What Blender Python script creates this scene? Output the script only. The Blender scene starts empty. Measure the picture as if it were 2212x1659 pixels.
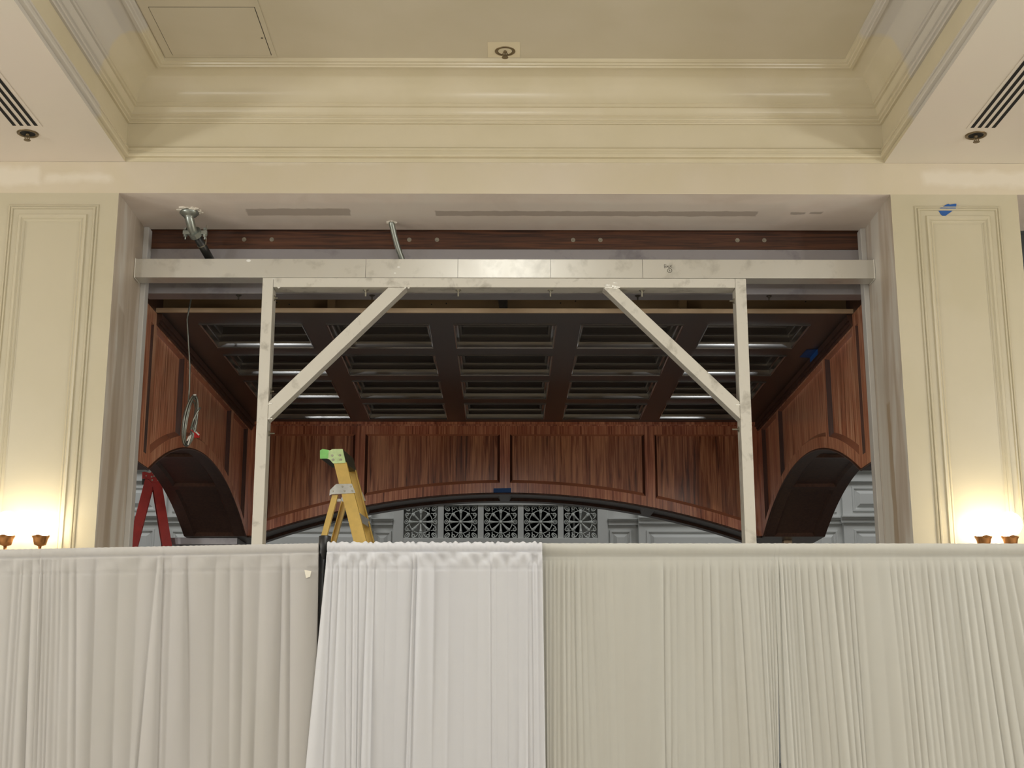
import bpy, bmesh, math, random
from mathutils import Vector, Matrix
R = random.Random(7)
sc = bpy.context.scene
col = sc.collection
PI = math.pi

# ------------------------------------------------------------------ camera model
F, CX, CY, H = 3000.0, 1106.0, 829.5, 1.6
PITCH = math.atan(710.5 / F)
PSI = math.atan(16 * math.cos(PITCH) / F)
_cp, _sp = math.cos(PITCH), math.sin(PITCH)
_f = Vector((math.sin(PSI)*_cp, math.cos(PSI)*_cp, _sp))
_r = Vector((math.cos(PSI), -math.sin(PSI), 0))
_u = Vector((-math.sin(PSI)*_sp, -math.cos(PSI)*_sp, _cp))
def _ray(px, py): return _f + _r*((px-CX)/F) - _u*((py-CY)/F)
def atY(px, py, Y):
    d = _ray(px, py); t = Y/d.y
    return Vector((d.x*t, Y, H+d.z*t))
def atZ(px, py, Z):
    d = _ray(px, py); t = (Z-H)/d.z
    return Vector((d.x*t, d.y*t, Z))

cam = bpy.data.cameras.new('camera'); co = bpy.data.objects.new('camera', cam); col.objects.link(co)
m = Matrix((_r, _u, -_f)).transposed().to_4x4(); m.translation = (0, 0, H)
co.matrix_world = m
cam.sensor_width = 36; cam.lens = 36*F/2212; cam.clip_end = 200; cam.clip_start = .05
sc.camera = co

# ------------------------------------------------------------------ materials
def srgb(r, g, b):
    f = lambda c: c/12.92 if c <= .04045 else ((c+.055)/1.055)**2.4
    return (f(r/255), f(g/255), f(b/255), 1)
class NT:
    def __init__(s, name):
        s.m = bpy.data.materials.new(name); s.m.use_nodes = True
        s.t = s.m.node_tree; s.b = s.t.nodes['Principled BSDF']; s.out = s.t.nodes['Material Output']
    def n(s, kind, **kw):
        x = s.t.nodes.new(kind)
        for k, v in kw.items():
            if k in x.inputs: x.inputs[k].default_value = v
            else: setattr(x, k, v)
        return x
    def l(s, a, b): s.t.links.new(a, b)
    def pos(s, scale=(1, 1, 1), loc=(0, 0, 0)):
        g = s.n('ShaderNodeNewGeometry'); mp = s.n('ShaderNodeMapping')
        mp.inputs['Scale'].default_value = scale; mp.inputs['Location'].default_value = loc
        s.l(g.outputs['Position'], mp.inputs['Vector']); return mp.outputs['Vector']
    def obj(s, scale=(1, 1, 1)):
        g = s.n('ShaderNodeTexCoord'); mp = s.n('ShaderNodeMapping'); mp.inputs['Scale'].default_value = scale
        s.l(g.outputs['Object'], mp.inputs['Vector']); return mp.outputs['Vector']
    def noise(s, vec, scale=5, detail=3, rough=.5, dist=0):
        x = s.n('ShaderNodeTexNoise'); x.inputs['Scale'].default_value = scale; x.inputs['Detail'].default_value = detail
        x.inputs['Roughness'].default_value = rough; x.inputs['Distortion'].default_value = dist
        s.l(vec, x.inputs['Vector']); return x.outputs['Fac']
    def ramp(s, fac, stops):
        x = s.n('ShaderNodeValToRGB'); e = x.color_ramp.elements
        e[0].position, e[0].color = stops[0]; e[1].position, e[1].color = stops[-1]
        for p_, c_ in stops[1:-1]:
            q = e.new(p_); q.color = c_
        s.l(fac, x.inputs['Fac']); return x.outputs['Color']
    def mix(s, fac, a, b, mode='MIX'):
        x = s.n('ShaderNodeMix', data_type='RGBA', blend_type=mode)
        for i, v in ((0, fac), (6, a), (7, b)):
            if hasattr(v, 'is_linked') or hasattr(v, 'links'): s.l(v, x.inputs[i])
            else: x.inputs[i].default_value = v
        return x.outputs[2]
    def math(s, op, a, b=0.0, c=0.0):
        x = s.n('ShaderNodeMath', operation=op)
        for i, v in enumerate((a, b, c)):
            if hasattr(v, 'links'): s.l(v, x.inputs[i])
            else: x.inputs[i].default_value = v
        return x.outputs[0]
    def bump(s, h, strength=.2, dist=.01):
        x = s.n('ShaderNodeBump'); x.inputs['Strength'].default_value = strength; x.inputs['Distance'].default_value = dist
        s.l(h, x.inputs['Height']); s.l(x.outputs[0], s.b.inputs['Normal'])
    def set(s, color=None, rough=None, metal=None, spec=None, coat=None, coat_rough=None, emis=None, estr=None):
        b = s.b
        if color is not None:
            if hasattr(color, 'links'): s.l(color, b.inputs['Base Color'])
            else: b.inputs['Base Color'].default_value = color
        for k, v in (('Roughness', rough), ('Metallic', metal), ('Specular IOR Level', spec), ('Coat Weight', coat), ('Coat Roughness', coat_rough), ('Emission Strength', estr)):
            if v is not None:
                if hasattr(v, 'links'): s.l(v, b.inputs[k])
                else: b.inputs[k].default_value = v
        if emis is not None: b.inputs['Emission Color'].default_value = emis
        return s.m

def simple(name, c, rough=.5, metal=0, var=.06, scale=6, **kw):
    t = NT(name); v = t.noise(t.obj(), scale, 4)
    a = tuple(min(1, x*(1-var)) for x in c[:3])+(1,); b = tuple(min(1, x*(1+var)) for x in c[:3])+(1,)
    t.set(t.ramp(v, [(.3, a), (.7, b)]), rough, metal, **kw); return t.m

def paint(name, c, c2, rough=.35, scale=1.3, bump=.05):
    t = NT(name); p = t.pos()
    v = t.noise(p, scale, 3, .5, .4)
    v2 = t.noise(p, 40, 2)
    t.set(t.ramp(v, [(.38, c), (.62, c2)]), rough, 0, .5); t.bump(v2, bump, .004); return t.m

def boxmask(t, p, xr, yr, zr, edge=.02, wob=None):
    """1 inside a box region of the place, soft ragged edge (patches of filler and old paint)"""
    s_ = t.n('ShaderNodeSeparateXYZ'); t.l(p, s_.inputs[0]); acc = None
    for i, rg in enumerate((xr, yr, zr)):
        if rg is None: continue
        c, h = (rg[0]+rg[1])/2, (rg[1]-rg[0])/2
        a = t.math('ABSOLUTE', t.math('SUBTRACT', s_.outputs[i], c))
        if wob is not None: a = t.math('ADD', a, wob)
        q = t.n('ShaderNodeMapRange'); q.inputs['From Min'].default_value = h+edge; q.inputs['From Max'].default_value = h
        t.l(a, q.inputs['Value']); v = q.outputs[0]
        acc = v if acc is None else t.math('MULTIPLY', acc, v)
    return acc

CREAM, CREAM2 = srgb(214, 200, 170), srgb(220, 206, 178)
GREY_C = srgb(206, 200, 190)
M = {}
M['cream'] = paint('cream_paint', srgb(187, 178, 151), srgb(191, 182, 157))
M['frieze'] = paint('frieze_paint', srgb(208, 197, 168), srgb(212, 201, 174))
M['ceil'] = paint('ceiling_paint', srgb(203, 193, 168), srgb(207, 197, 174), .5)
def ring_mat():
    t = NT('ring_ceiling_paint'); p = t.pos(); v = t.noise(p, .9, 2)
    t.set(t.ramp(v, [(.35, srgb(222, 214, 199)), (.65, srgb(224, 213, 200))]), .45); t.bump(t.noise(p, 60, 2), .04, .003); return t.m
M['ring'] = ring_mat()
def tray_mat():  # old grey paint away from the corners, fresh cream near the back corners
    t = NT('tray_cornice_paint'); p = t.pos()
    v = t.noise(p, 2.2, 3, .5, .3)
    s_ = t.n('ShaderNodeSeparateXYZ'); t.l(p, s_.inputs[0])
    yy = t.math('ADD', s_.outputs[1], t.math('MULTIPLY', v, .7))
    q = t.n('ShaderNodeMapRange'); q.inputs['From Min'].default_value = 10.42; q.inputs['From Max'].default_value = 10.52; t.l(yy, q.inputs['Value'])
    cr = t.ramp(v, [(.4, srgb(208, 197, 168)), (.62, srgb(212, 201, 174))])
    c = t.mix(q.outputs[0], srgb(204, 198, 188), cr)
    t.set(c, .24, 0, .4); t.bump(t.noise(p, 30, 2), .02, .002); return t.m
M['tray'] = tray_mat()
def lintel_mat():
    t = NT('lintel_paint'); p = t.pos(); v = t.noise(p, 1.2, 3, .5, .5)
    w = t.math('MULTIPLY', t.noise(p, 6, 3), .10)
    base = t.ramp(v, [(.36, srgb(204, 192, 166)), (.64, srgb(208, 196, 175))])
    light = srgb(224, 216, 200)
    c = base
    for xr, zr in (((-2.2, -1.0), (6.10, 6.16)), ((-.3, 2.6), (6.11, 6.16)), ((-4.6, -3.9), (5.9, 6.1)), ((3.5, 4.6), (5.9, 6.08)), ((-3.9, -3.3), (5.93, 6.05))):
        c = t.mix(t.math('MULTIPLY', boxmask(t, p, xr, None, zr, .05, w), .6), c, light)
    t.set(c, .38); t.bump(t.noise(p, 35, 3), .06, .004); return t.m
M['lintel'] = lintel_mat()
def soffit_mat():
    t = NT('soffit_primer'); p = t.pos(); v = t.noise(p, 1.6, 4, .55, .6)
    w = t.math('MULTIPLY', t.math('SUBTRACT', t.noise(p, 7, 3), .5), .10)
    base = t.ramp(v, [(.34, srgb(224, 211, 199)), (.5, srgb(233, 221, 210)), (.66, srgb(234, 226, 216))])
    c = base
    c = t.mix(t.math('MULTIPLY', boxmask(t, p, (-2.3, 2.4), (11.26, 11.68), None, .08, w), .5), c, srgb(214, 206, 196))
    for xr, yr in (((-2.25, -1.36), (11.37, 11.53)), ((-.6, 2.2), (11.42, 11.53)), ((2.5, 2.62), (11.44, 11.48)), ((2.66, 2.76), (11.43, 11.47))):
        c = t.mix(t.math('MULTIPLY', boxmask(t, p, xr, yr, None, .012, t.math('MULTIPLY', w, .5)), .8), c, srgb(168, 156, 144))
    t.set(c, .5); t.bump(t.noise(p, 35, 3), .06, .004); return t.m
M['soffit'] = soffit_mat()
def jamb_mat():
    t = NT('jamb_skim_coat'); p = t.pos()
    w = t.math('MULTIPLY', t.math('SUBTRACT', t.noise(t.pos((1, 1, .5)), 5, 3), .5), .12)
    v = t.noise(t.pos((2.5, 2.5, .35)), 2.0, 4, .5, .6)
    c = t.ramp(v, [(.34, srgb(182, 168, 150)), (.5, srgb(197, 186, 173)), (.62, srgb(209, 204, 195))])
    c = t.mix(t.math('MULTIPLY', boxmask(t, p, (2, 5), (11.42, 11.52), (1.0, 4.15), .02, w), .85), c, srgb(168, 148, 122))
    c = t.mix(t.math('MULTIPLY', boxmask(t, p, (2, 5), (11.57, 11.75), (1.0, 5.0), .06, w), .5), c, srgb(212, 208, 198))
    c = t.mix(t.math('MULTIPLY', boxmask(t, p, (-5, -2), (11.25, 11.40), (1.0, 4.9), .04, w), .6), c, srgb(166, 150, 130))
    t.set(c, .5); t.bump(t.noise(p, 30, 3), .08, .004); return t.m
M['jamb'] = jamb_mat()
M['strip'] = paint('grey_trim', srgb(196, 192, 186), srgb(204, 202, 198), .5)
M['hallwall'] = paint('hall_wall', srgb(206, 192, 165), srgb(212, 198, 172), .5)
def floor_mat():
    t = NT('pale_stone_floor'); p = t.pos(); t.set(t.ramp(t.noise(p, 3, 4), [(.35, srgb(206, 202, 196)), (.65, srgb(214, 210, 204))]), .8); return t.m
M['floor'] = floor_mat()
M['lobby'] = paint('lobby_grey_white', srgb(206, 208, 206), srgb(211, 213, 211), .55)
M['lobbyfloor'] = simple('lobby_floor', srgb(60, 60, 60), .4)
def alum(name, base, lo, rough=.38, metal=.75, sc_=3.0):
    t = NT(name); p = t.pos()
    v = t.noise(p, sc_, 5, .6, .5); v2 = t.noise(p, 14, 3)
    vv = t.math('ADD', t.math('MULTIPLY', v, .75), t.math('MULTIPLY', v2, .25))
    c = t.ramp(vv, [(.32, lo), (.46, base), (.7, base)])
    r_ = t.n('ShaderNodeMapRange'); r_.inputs['To Min'].default_value = rough-.06; r_.inputs['To Max'].default_value = rough+.1; t.l(v, r_.inputs['Value'])
    t.set(c, r_.outputs[0], metal); t.bump(t.noise(p, 25, 2), .05, .003); return t.m
M['alum'] = alum('milled_aluminium', srgb(208, 205, 196), srgb(184, 181, 172), .3, .5)
M['alum2'] = alum('oxidised_aluminium', srgb(212, 208, 197), srgb(174, 169, 157), .5, .3, 5.5)
M['weld'] = simple('weld_bead', srgb(250, 248, 240), .25, .3)
M['steel'] = alum('grey_steel', srgb(160, 156, 158), srgb(136, 132, 136), .4, .55, 2.0)
M['galv'] = simple('galvanised', srgb(150, 155, 148), .32, .8, .15, 20)
M['blackpipe'] = simple('black_pipe', srgb(52, 52, 50), .35, .4, .2, 12)
M['bolt'] = simple('zinc_bolt', srgb(160, 155, 140), .35, .8, .2, 30)
M['darkbolt'] = simple('dark_bolt', srgb(70, 64, 56), .5, .5, .2, 30)
M['plaster'] = simple('broken_plaster', srgb(235, 228, 214), .8, 0, .1, 40)
M['ink'] = simple('marker_ink', srgb(52, 46, 36), .7)
def wood(name, c1, c2, c3, scale=(19, 19, .8), rough=.3, coat=.6, cr=.12, fig=.5, big=.5):
    t = NT(name); p = t.pos(scale); v = t.noise(p, 1.6, 6, .62, fig)
    pb = t.pos((scale[0]*.16, scale[1]*.16, scale[2]*.45)); v2 = t.noise(pb, 1.2, 3, .5, .8)
    vv = t.math('ADD', t.math('MULTIPLY', v, 1-big*.5), t.math('MULTIPLY', v2, big*.5))
    c = t.ramp(vv, [(.36, c1), (.47, c2), (.60, c3)])
    t.set(c, rough, 0, .4, coat, cr); t.bump(v, .03, .002); return t.m
M['walnut'] = wood('lacquered_sapele', srgb(144, 82, 58), srgb(216, 140, 106), srgb(246, 192, 154))  # side-wall copy of the sapele, lightened to paint in stronger light
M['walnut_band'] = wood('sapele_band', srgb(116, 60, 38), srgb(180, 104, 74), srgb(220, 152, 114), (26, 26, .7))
M['dkmould'] = wood('dark_moulding_wood', srgb(56, 28, 20), srgb(74, 40, 28), srgb(90, 50, 36), rough=.5, coat=.1)  # shade of the upright panel bevels put into the wood colour
M['lipwood'] = simple('polished_lip_wood', srgb(196, 128, 98), .22, 0, .06, 2, coat=1, coat_rough=.12)  # brightness of the lit arch bevels put into a paler wood
M['walnut_back'] = wood('sapele_back_panel', srgb(78, 40, 25), srgb(158, 94, 64), srgb(208, 144, 104), (15, 15, .6), fig=.9)  # back-wall copy of the same sapele, shade painted into its darker tones
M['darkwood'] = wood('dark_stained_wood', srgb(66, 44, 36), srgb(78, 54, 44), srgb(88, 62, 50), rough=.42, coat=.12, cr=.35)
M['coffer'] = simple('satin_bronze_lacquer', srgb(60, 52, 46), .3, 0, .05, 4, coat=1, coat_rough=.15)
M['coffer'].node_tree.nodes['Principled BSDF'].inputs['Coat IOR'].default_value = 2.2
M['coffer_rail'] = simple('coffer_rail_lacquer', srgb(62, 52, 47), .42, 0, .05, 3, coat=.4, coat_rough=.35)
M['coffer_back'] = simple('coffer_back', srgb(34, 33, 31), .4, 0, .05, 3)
def headwood():
    t = NT('dark_header_wood'); p = t.pos((.8, 20, 20)); v = t.noise(p, 2, 6, .6, .8)
    t.set(t.ramp(v, [(.35, srgb(48, 26, 12)), (.55, srgb(84, 48, 26)), (.7, srgb(100, 60, 34))]), .55); return t.m
M['header'] = headwood()
M['ply'] = simple('plywood', srgb(150, 122, 84), .7, 0, .12, 2)
M['plyedge'] = simple('plywood_edge', srgb(205, 180, 148), .7, 0, .08, 6)
def cloth(name, c1, c2, rough=.8, sheen=.3, spec=.3, weave=.06):
    t = NT(name); p = t.pos(); v = t.noise(t.pos((3, 3, .6)), 1.3, 3)
    t.set(t.ramp(v, [(.35, c1), (.65, c2)]), rough, 0, spec)
    t.b.inputs['Sheen Weight'].default_value = sheen
    t.bump(t.noise(p, 420, 2), weave, .001); return t.m
M['drape_cream'] = cloth('ivory_poly_cloth', srgb(184, 182, 178), srgb(188, 186, 184))
M['drape_satin'] = cloth('white_satin_cloth', srgb(208, 210, 216), srgb(211, 213, 218), .5, .2, .5)
M['drape_ivory'] = cloth('ivory_crinkle_cloth', srgb(191, 190, 182), srgb(194, 194, 187), .75)
M['tag'] = simple('cloth_tag', srgb(240, 236, 222), .8)
M['black'] = simple('black_powder_coat', srgb(26, 27, 29), .4)
M['blue'] = simple('blue_tape', srgb(28, 82, 150), .6, 0, .08, 30)
M['yellow'] = simple('yellow_fibreglass', srgb(226, 190, 100), .38, 0, .08, 14)
M['lime'] = simple('lime_painted_metal', srgb(214, 240, 176), .5, 0, .1, 30)
M['lime_tape'] = simple('green_tape', srgb(150, 226, 128), .6, 0, .08, 30)
M['capdark'] = simple('dark_cap_top', srgb(74, 74, 60), .5, .2, .2, 20)
M['alug'] = simple('grey_bracket', srgb(190, 190, 184), .4, .5, .1, 30)
M['red'] = simple('red_fibreglass', srgb(168, 38, 30), .4, 0, .12, 14)
M['redtag'] = simple('red_tag', srgb(200, 20, 20), .6)
M['white'] = simple('white_plastic', srgb(235, 235, 230), .5)
M['brass'] = simple('antique_brass', srgb(170, 120, 72), .35, .8, .15, 20)
M['bronze'] = simple('aged_bronze', srgb(120, 104, 78), .35, .7, .2, 30)
M['void'] = simple('dark_recess', srgb(12, 11, 10), .8)
t = NT('lit_opal_glass'); t.set(srgb(255, 246, 224), .3, emis=(1, .88, .68, 1), estr=20); M['globe'] = t.m
M['grille'] = simple('pale_grille_paint', srgb(206, 210, 206), .5, 0, .05, 20)
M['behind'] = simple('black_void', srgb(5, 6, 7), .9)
M['column'] = simple('grey_column', srgb(205, 206, 204), .8, 0, .12, 3)

# ------------------------------------------------------------------ mesh helpers
class MB:
    def __init__(s): s.v = []; s.f = []; s.mi = []; s.cur = 0
    def add(s, vs, fs):
        k = len(s.v); s.v += [tuple(v) for v in vs]; s.f += [tuple(i+k for i in f) for f in fs]; s.mi += [s.cur]*len(fs)
    def box(s, x0, x1, y0, y1, z0, z1):
        x0, x1 = min(x0, x1), max(x0, x1)
        vs = [(x, y, z) for z in (z0, z1) for y in (y0, y1) for x in (x0, x1)]
        s.add(vs, [(0, 2, 3, 1), (4, 5, 7, 6), (0, 1, 5, 4), (2, 6, 7, 3), (0, 4, 6, 2), (1, 3, 7, 5)])
    def prismY(s, poly, y0, y1):  # poly in XZ
        n = len(poly); vs = [(x, y0, z) for x, z in poly]+[(x, y1, z) for x, z in poly]
        s.add(vs, [tuple(range(n)), tuple(range(2*n-1, n-1, -1))]+[(i, i+n, (i+1) % n+n, (i+1) % n) for i in range(n)])
    def prismZ(s, poly, z0, z1):
        n = len(poly); vs = [(x, y, z0) for x, y in poly]+[(x, y, z1) for x, y in poly]
        s.add(vs, [tuple(range(n)), tuple(range(2*n-1, n-1, -1))]+[(i, i+n, (i+1) % n+n, (i+1) % n) for i in range(n)])
    def quad(s, a, b, c, d): s.add([a, b, c, d], [(0, 1, 2, 3)])
    def tube(s, pts, r, n=10, cap=True):
        pts = [Vector(p) for p in pts]; rr = r if isinstance(r, (list, tuple)) else [r]*len(pts)
        rings = []; up = None
        for i, p in enumerate(pts):
            d = (pts[min(i+1, len(pts)-1)]-pts[max(i-1, 0)]).normalized()
            if up is None:
                up = d.orthogonal().normalized()
            up = (up-d*up.dot(d)).normalized(); w = d.cross(up)
            rings.append([p+(up*math.cos(2*PI*k/n)+w*math.sin(2*PI*k/n))*rr[i] for k in range(n)])
        vs = [q for g in rings for q in g]; fs = []
        for i in range(len(pts)-1):
            for k in range(n): fs.append((i*n+k, i*n+(k+1) % n, (i+1)*n+(k+1) % n, (i+1)*n+k))
        if cap: fs += [tuple(range(n-1, -1, -1)), tuple(range((len(pts)-1)*n, len(pts)*n))]
        s.add(vs, fs)
    def lathe(s, prof, c=(0, 0, 0), n=32, scal=None):  # prof [(r,z)], around Z
        vs = []
        for r, z in prof:
            for k in range(n):
                a = 2*PI*k/n; q = 1; dz = 0
                if scal: dz = scal*math.cos(4*a)*max(0, (z-prof[0][1]))/(abs(prof[-1][1]-prof[0][1])+1e-9)
                vs.append((c[0]+r*math.cos(a), c[1]+r*math.sin(a), c[2]+z+dz))
        fs = []
        for i in range(len(prof)-1):
            for k in range(n): fs.append((i*n+k, i*n+(k+1) % n, (i+1)*n+(k+1) % n, (i+1)*n+k))
        s.add(vs, fs)
    def sphere(s, c, r, n=16, m_=10, sq=(1, 1, 1)):
        prof = [(r*math.sin(PI*i/m_)+1e-5, -r*math.cos(PI*i/m_)) for i in range(m_+1)]
        k = len(s.v); s.lathe(prof, (0, 0, 0), n)
        for i in range(k, len(s.v)):
            x, y, z = s.v[i]; s.v[i] = (x*sq[0]+c[0], y*sq[1]+c[1], z*sq[2]+c[2])
    def strip(s, A, B):
        n = len(A); s.add(list(A)+list(B), [(i, i+1, n+i+1, n+i) for i in range(n-1)])
    def xform(s, mat):
        s.v = [tuple(mat @ Vector(v)) for v in s.v]; return s
    def build(s, name, mat, parent=None, smooth=False, bevel=0, kind=None, weld=False):
        me = bpy.data.meshes.new(name); me.from_pydata(s.v, [], s.f)
        for x in (mat if isinstance(mat, (list, tuple)) else [mat]): me.materials.append(x)
        for p_, i in zip(me.polygons, s.mi): p_.material_index = i; p_.use_smooth = bool(smooth)
        bm = bmesh.new(); bm.from_mesh(me)
        if weld: bmesh.ops.remove_doubles(bm, verts=bm.verts, dist=1e-5)
        bmesh.ops.recalc_face_normals(bm, faces=bm.faces)
        if smooth and smooth is not True:
            for e in bm.edges:
                if len(e.link_faces) == 2 and e.calc_face_angle(0) > smooth: e.smooth = False
        bm.to_mesh(me); bm.free()
        o = bpy.data.objects.new(name, me); col.objects.link(o)
        if parent: o.parent = parent
        if bevel:
            b = o.modifiers.new('bevel', 'BEVEL'); b.width = bevel; b.segments = 2; b.limit_method = 'ANGLE'; b.angle_limit = .6
        if kind: o['kind'] = kind
        return o
def tag(o, label, cat, group=None, kind=None):
    o['label'] = label; o['category'] = cat
    if group: o['group'] = group
    if kind: o['kind'] = kind
    return o
def empty(name, loc, label, cat, group=None, rz=0):
    o = bpy.data.objects.new(name, None); col.objects.link(o); o.location = loc; o.rotation_euler = (0, 0, rz)
    o.empty_display_size = .1
    return tag(o, label, cat, group)
def local(mb, root):  # world-coordinates mesh -> child of a translated root
    l = root.location; mb.v = [(x-l[0], y-l[1], z-l[2]) for x, y, z in mb.v]; return mb
def copy_tree(o, parent=None):
    c = o.copy(); col.objects.link(c)
    if parent is not None: c.parent = parent
    for ch in list(o.children): copy_tree(ch, c)
    return c
def S(mb, name, mat, **kw): return mb.build(name, mat, kind='structure', **kw)

# ------------------------------------------------------------------ hall shell
PX0, PX1 = 3.245, 4.314            # pillar faces
m_ = MB(); m_.box(-12, 12, -12, 11.9, -.2, 0); S(m_, 'floor', M['floor'])
m_ = MB(); m_.box(-12.2, -12, -12, 11.9, 0, 6.3); S(m_, 'wall_left', M['hallwall'])
m_ = MB(); m_.box(12, 12.2, -12, 11.9, 0, 6.3); S(m_, 'wall_right', M['hallwall'])
m_ = MB(); m_.box(-12.2, 12.2, -12.2, -12, 0, 6.3); S(m_, 'wall_back', M['hallwall'])
m_ = MB(); m_.box(-12, -7.6, 11, 11.9, 0, 5.85); m_.box(7.6, 12, 11, 11.9, 0, 5.85); S(m_, 'wall_front', M['hallwall'])
# lintel: front face + soffit, different finishes
m_ = MB(); m_.quad((-12, 11, 5.85), (12, 11, 5.85), (12, 11, 6.129), (-12, 11, 6.129)); m_.quad((-12, 11.9, 5.85), (12, 11.9, 5.85), (12, 11.9, 11), (-12, 11.9, 11))
m_.quad((-12, 11, 6.5), (12, 11, 6.5), (12, 11.9, 6.5), (-12, 11.9, 6.5)); m_.cur = 1
m_.quad((-12, 11, 5.85), (12, 11, 5.85), (12, 11.9, 5.85), (-12, 11.9, 5.85)); S(m_, 'wall_lintel', [M['lintel'], M['soffit']])
# ring ceiling
m_ = MB()
for a, b, c, d in ((-12, -3.21, -12, 11), (3.21, 12, -12, 11), (-3.21, 3.21, -12, -2)):
    m_.quad((a, c, 6.13), (b, c, 6.13), (b, d, 6.13), (a, d, 6.13))
S(m_, 'ceiling_ring', M['ring'])
def tray(name, prof, mat, smooth=False):
    mb = MB(); rings = []
    for t_, z in prof:
        rings.append([(-3.21+t_, -2+t_, z), (3.21-t_, -2+t_, z), (3.21-t_, 11-t_, z), (-3.21+t_, 11-t_, z)])
    for a, b in zip(rings, rings[1:]):
        for k in range(4): mb.quad(a[k], a[(k+1) % 4], b[(k+1) % 4], b[k])
    o = S(mb, name, mat, weld=True, smooth=smooth); return o
tray('trim_1', [(0, 6.13), (0, 6.165), (.028, 6.172), (.034, 6.182), (.034, 6.20), (.022, 6.206), (.022, 6.222), (.03, 6.228), (.03, 6.246), (.012, 6.262), (0, 6.262)], M['tray'], .5)
tray('wall_frieze', [(0, 6.262), (0, 6.475)], M['frieze'])
tray('trim_2', [(0, 6.475), (.02, 6.476), (.024, 6.484), (.02, 6.492), (.02, 6.50), (.034, 6.506), (.038, 6.516), (.034, 6.526), (.034, 6.534), (.048, 6.54), (.048, 6.553), (.054, 6.572), (.066, 6.60), (.082, 6.604), (.082, 6.628), (.092, 6.632), (.092, 6.645)], M['tray'], .5)
cove = []
for i in range(17):
    a = i/16*PI/2; cove.append((.092+.213*(1-math.cos(a)), 6.645+.207*math.sin(a)))
tray('trim_3', cove, M['tray'], .6)
tray('trim_4', [(.305, 6.852), (.305, 6.842), (.33, 6.842), (.334, 6.854), (.352, 6.857), (.356, 6.868), (.374, 6.874), (.38, 6.90)], M['tray'], .5)
m_ = MB(); m_.quad((-2.84, -1.6, 6.9), (2.84, -1.6, 6.9), (2.84, 10.63, 6.9), (-2.84, 10.63, 6.9)); S(m_, 'ceiling', M['ceil'])

# pillars with raised panel mouldings
def rect_mould(mb, x0, x1, z0, z1, Y, prof):
    rings = [[(x0+i, Y-h, z0+i), (x1-i, Y-h, z0+i), (x1-i, Y-h, z1-i), (x0+i, Y-h, z1-i)] for i, h in prof]
    for a, b in zip(rings, rings[1:]):
        for k in range(4): mb.quad(a[k], a[(k+1) % 4], b[(k+1) % 4], b[k])
PPROF = [(-.012, 0), (-.006, .012), (.004, .016), (.012, .008), (.018, .02), (.030, .022), (.036, .010), (.078, .010), (.086, .026), (.104, .024), (.118, .012), (.126, .016), (.134, .012), (.142, .002), (.150, .002)]
for side, nm in ((-1, 'left'), (1, 'right')):
    a, b = (-PX1, -PX0) if side < 0 else (PX0, PX1)
    m_ = MB(); m_.quad((a, 11, 0), (b, 11, 0), (b, 11, 5.85), (a, 11, 5.85))
    xo = b if side > 0 else a; xi = a if side > 0 else b
    m_.quad((xo, 11, 0), (xo, 11.9, 0), (xo, 11.9, 5.85), (xo, 11, 5.85)); m_.quad((a, 11.9, 0), (b, 11.9, 0), (b, 11.9, 5.85), (a, 11.9, 5.85))
    m_.cur = 1; m_.quad((xi, 11, 0), (xi, 11.9, 0), (xi, 11.9, 5.85), (xi, 11, 5.85))
    S(m_, 'wall_pillar_'+nm, [M['cream'], M['jamb']])
    m_ = MB(); x0, x1 = (3.445, 4.145) if side > 0 else (-4.146, -3.411)
    rect_mould(m_, x0, x1, .5, 5.735, 11.0, PPROF)
    S(m_, 'trim_5' if side < 0 else 'trim_6', M['cream'], weld=True, smooth=.5)
    # corner bead of the reveal and grey strip at the back of the jamb
    s0 = side*3.198; m_ = MB(); m_.box(s0, side*3.246, 11.83, 11.95, 0, 5.849)
    S(m_, 'trim_7' if side < 0 else 'trim_8', M['strip'], bevel=.006)

# ------------------------------------------------------------------ lobby beyond
m_ = MB(); m_.box(-13, 13, 11.9, 27.5, -.2, 0); S(m_, 'floor_lobby', M['lobbyfloor'])
m_ = MB(); m_.box(-13, 13, 11.9, 27.5, 10.8, 11); S(m_, 'ceiling_lobby', M['lobby'])
m_ = MB(); m_.box(-13.2, -13, 11.9, 27.5, 0, 11); S(m_, 'wall_lobby_left', M['lobby'])
m_ = MB(); m_.box(13, 13.2, 11.9, 27.5, 0, 11); S(m_, 'wall_lobby_right', M['lobby'])
GX0, GX1, GZ0, GZ1 = -1.93, 1.77, 4.775, 5.41
m_ = MB(); m_.box(-13, GX0, 26, 26.25, 0, 11); m_.box(GX1, 13, 26, 26.25, 0, 11); m_.box(GX0, GX1, 26, 26.25, 0, GZ0); m_.box(GX0, GX1, 26, 26.25, GZ1, 11)
S(m_, 'wall_lobby_back', M['lobby'])
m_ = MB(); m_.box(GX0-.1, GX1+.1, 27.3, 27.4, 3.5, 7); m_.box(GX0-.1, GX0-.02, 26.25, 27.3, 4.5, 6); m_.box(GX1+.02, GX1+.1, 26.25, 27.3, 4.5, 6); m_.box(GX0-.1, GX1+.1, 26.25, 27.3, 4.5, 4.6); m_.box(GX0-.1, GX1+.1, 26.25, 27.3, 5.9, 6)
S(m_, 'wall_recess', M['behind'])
m_ = MB()
for x0, x1 in ((-1.93, -1.50), (-1.33, -1.28), (-1.24, -1.20), (1.20, 1.24), (1.30, 1.34), (1.42, 1.77)): m_.box(x0, x1, 26.35, 26.6, 4.62, 5.88)
S(m_, 'trim_9', M['column'])
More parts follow.
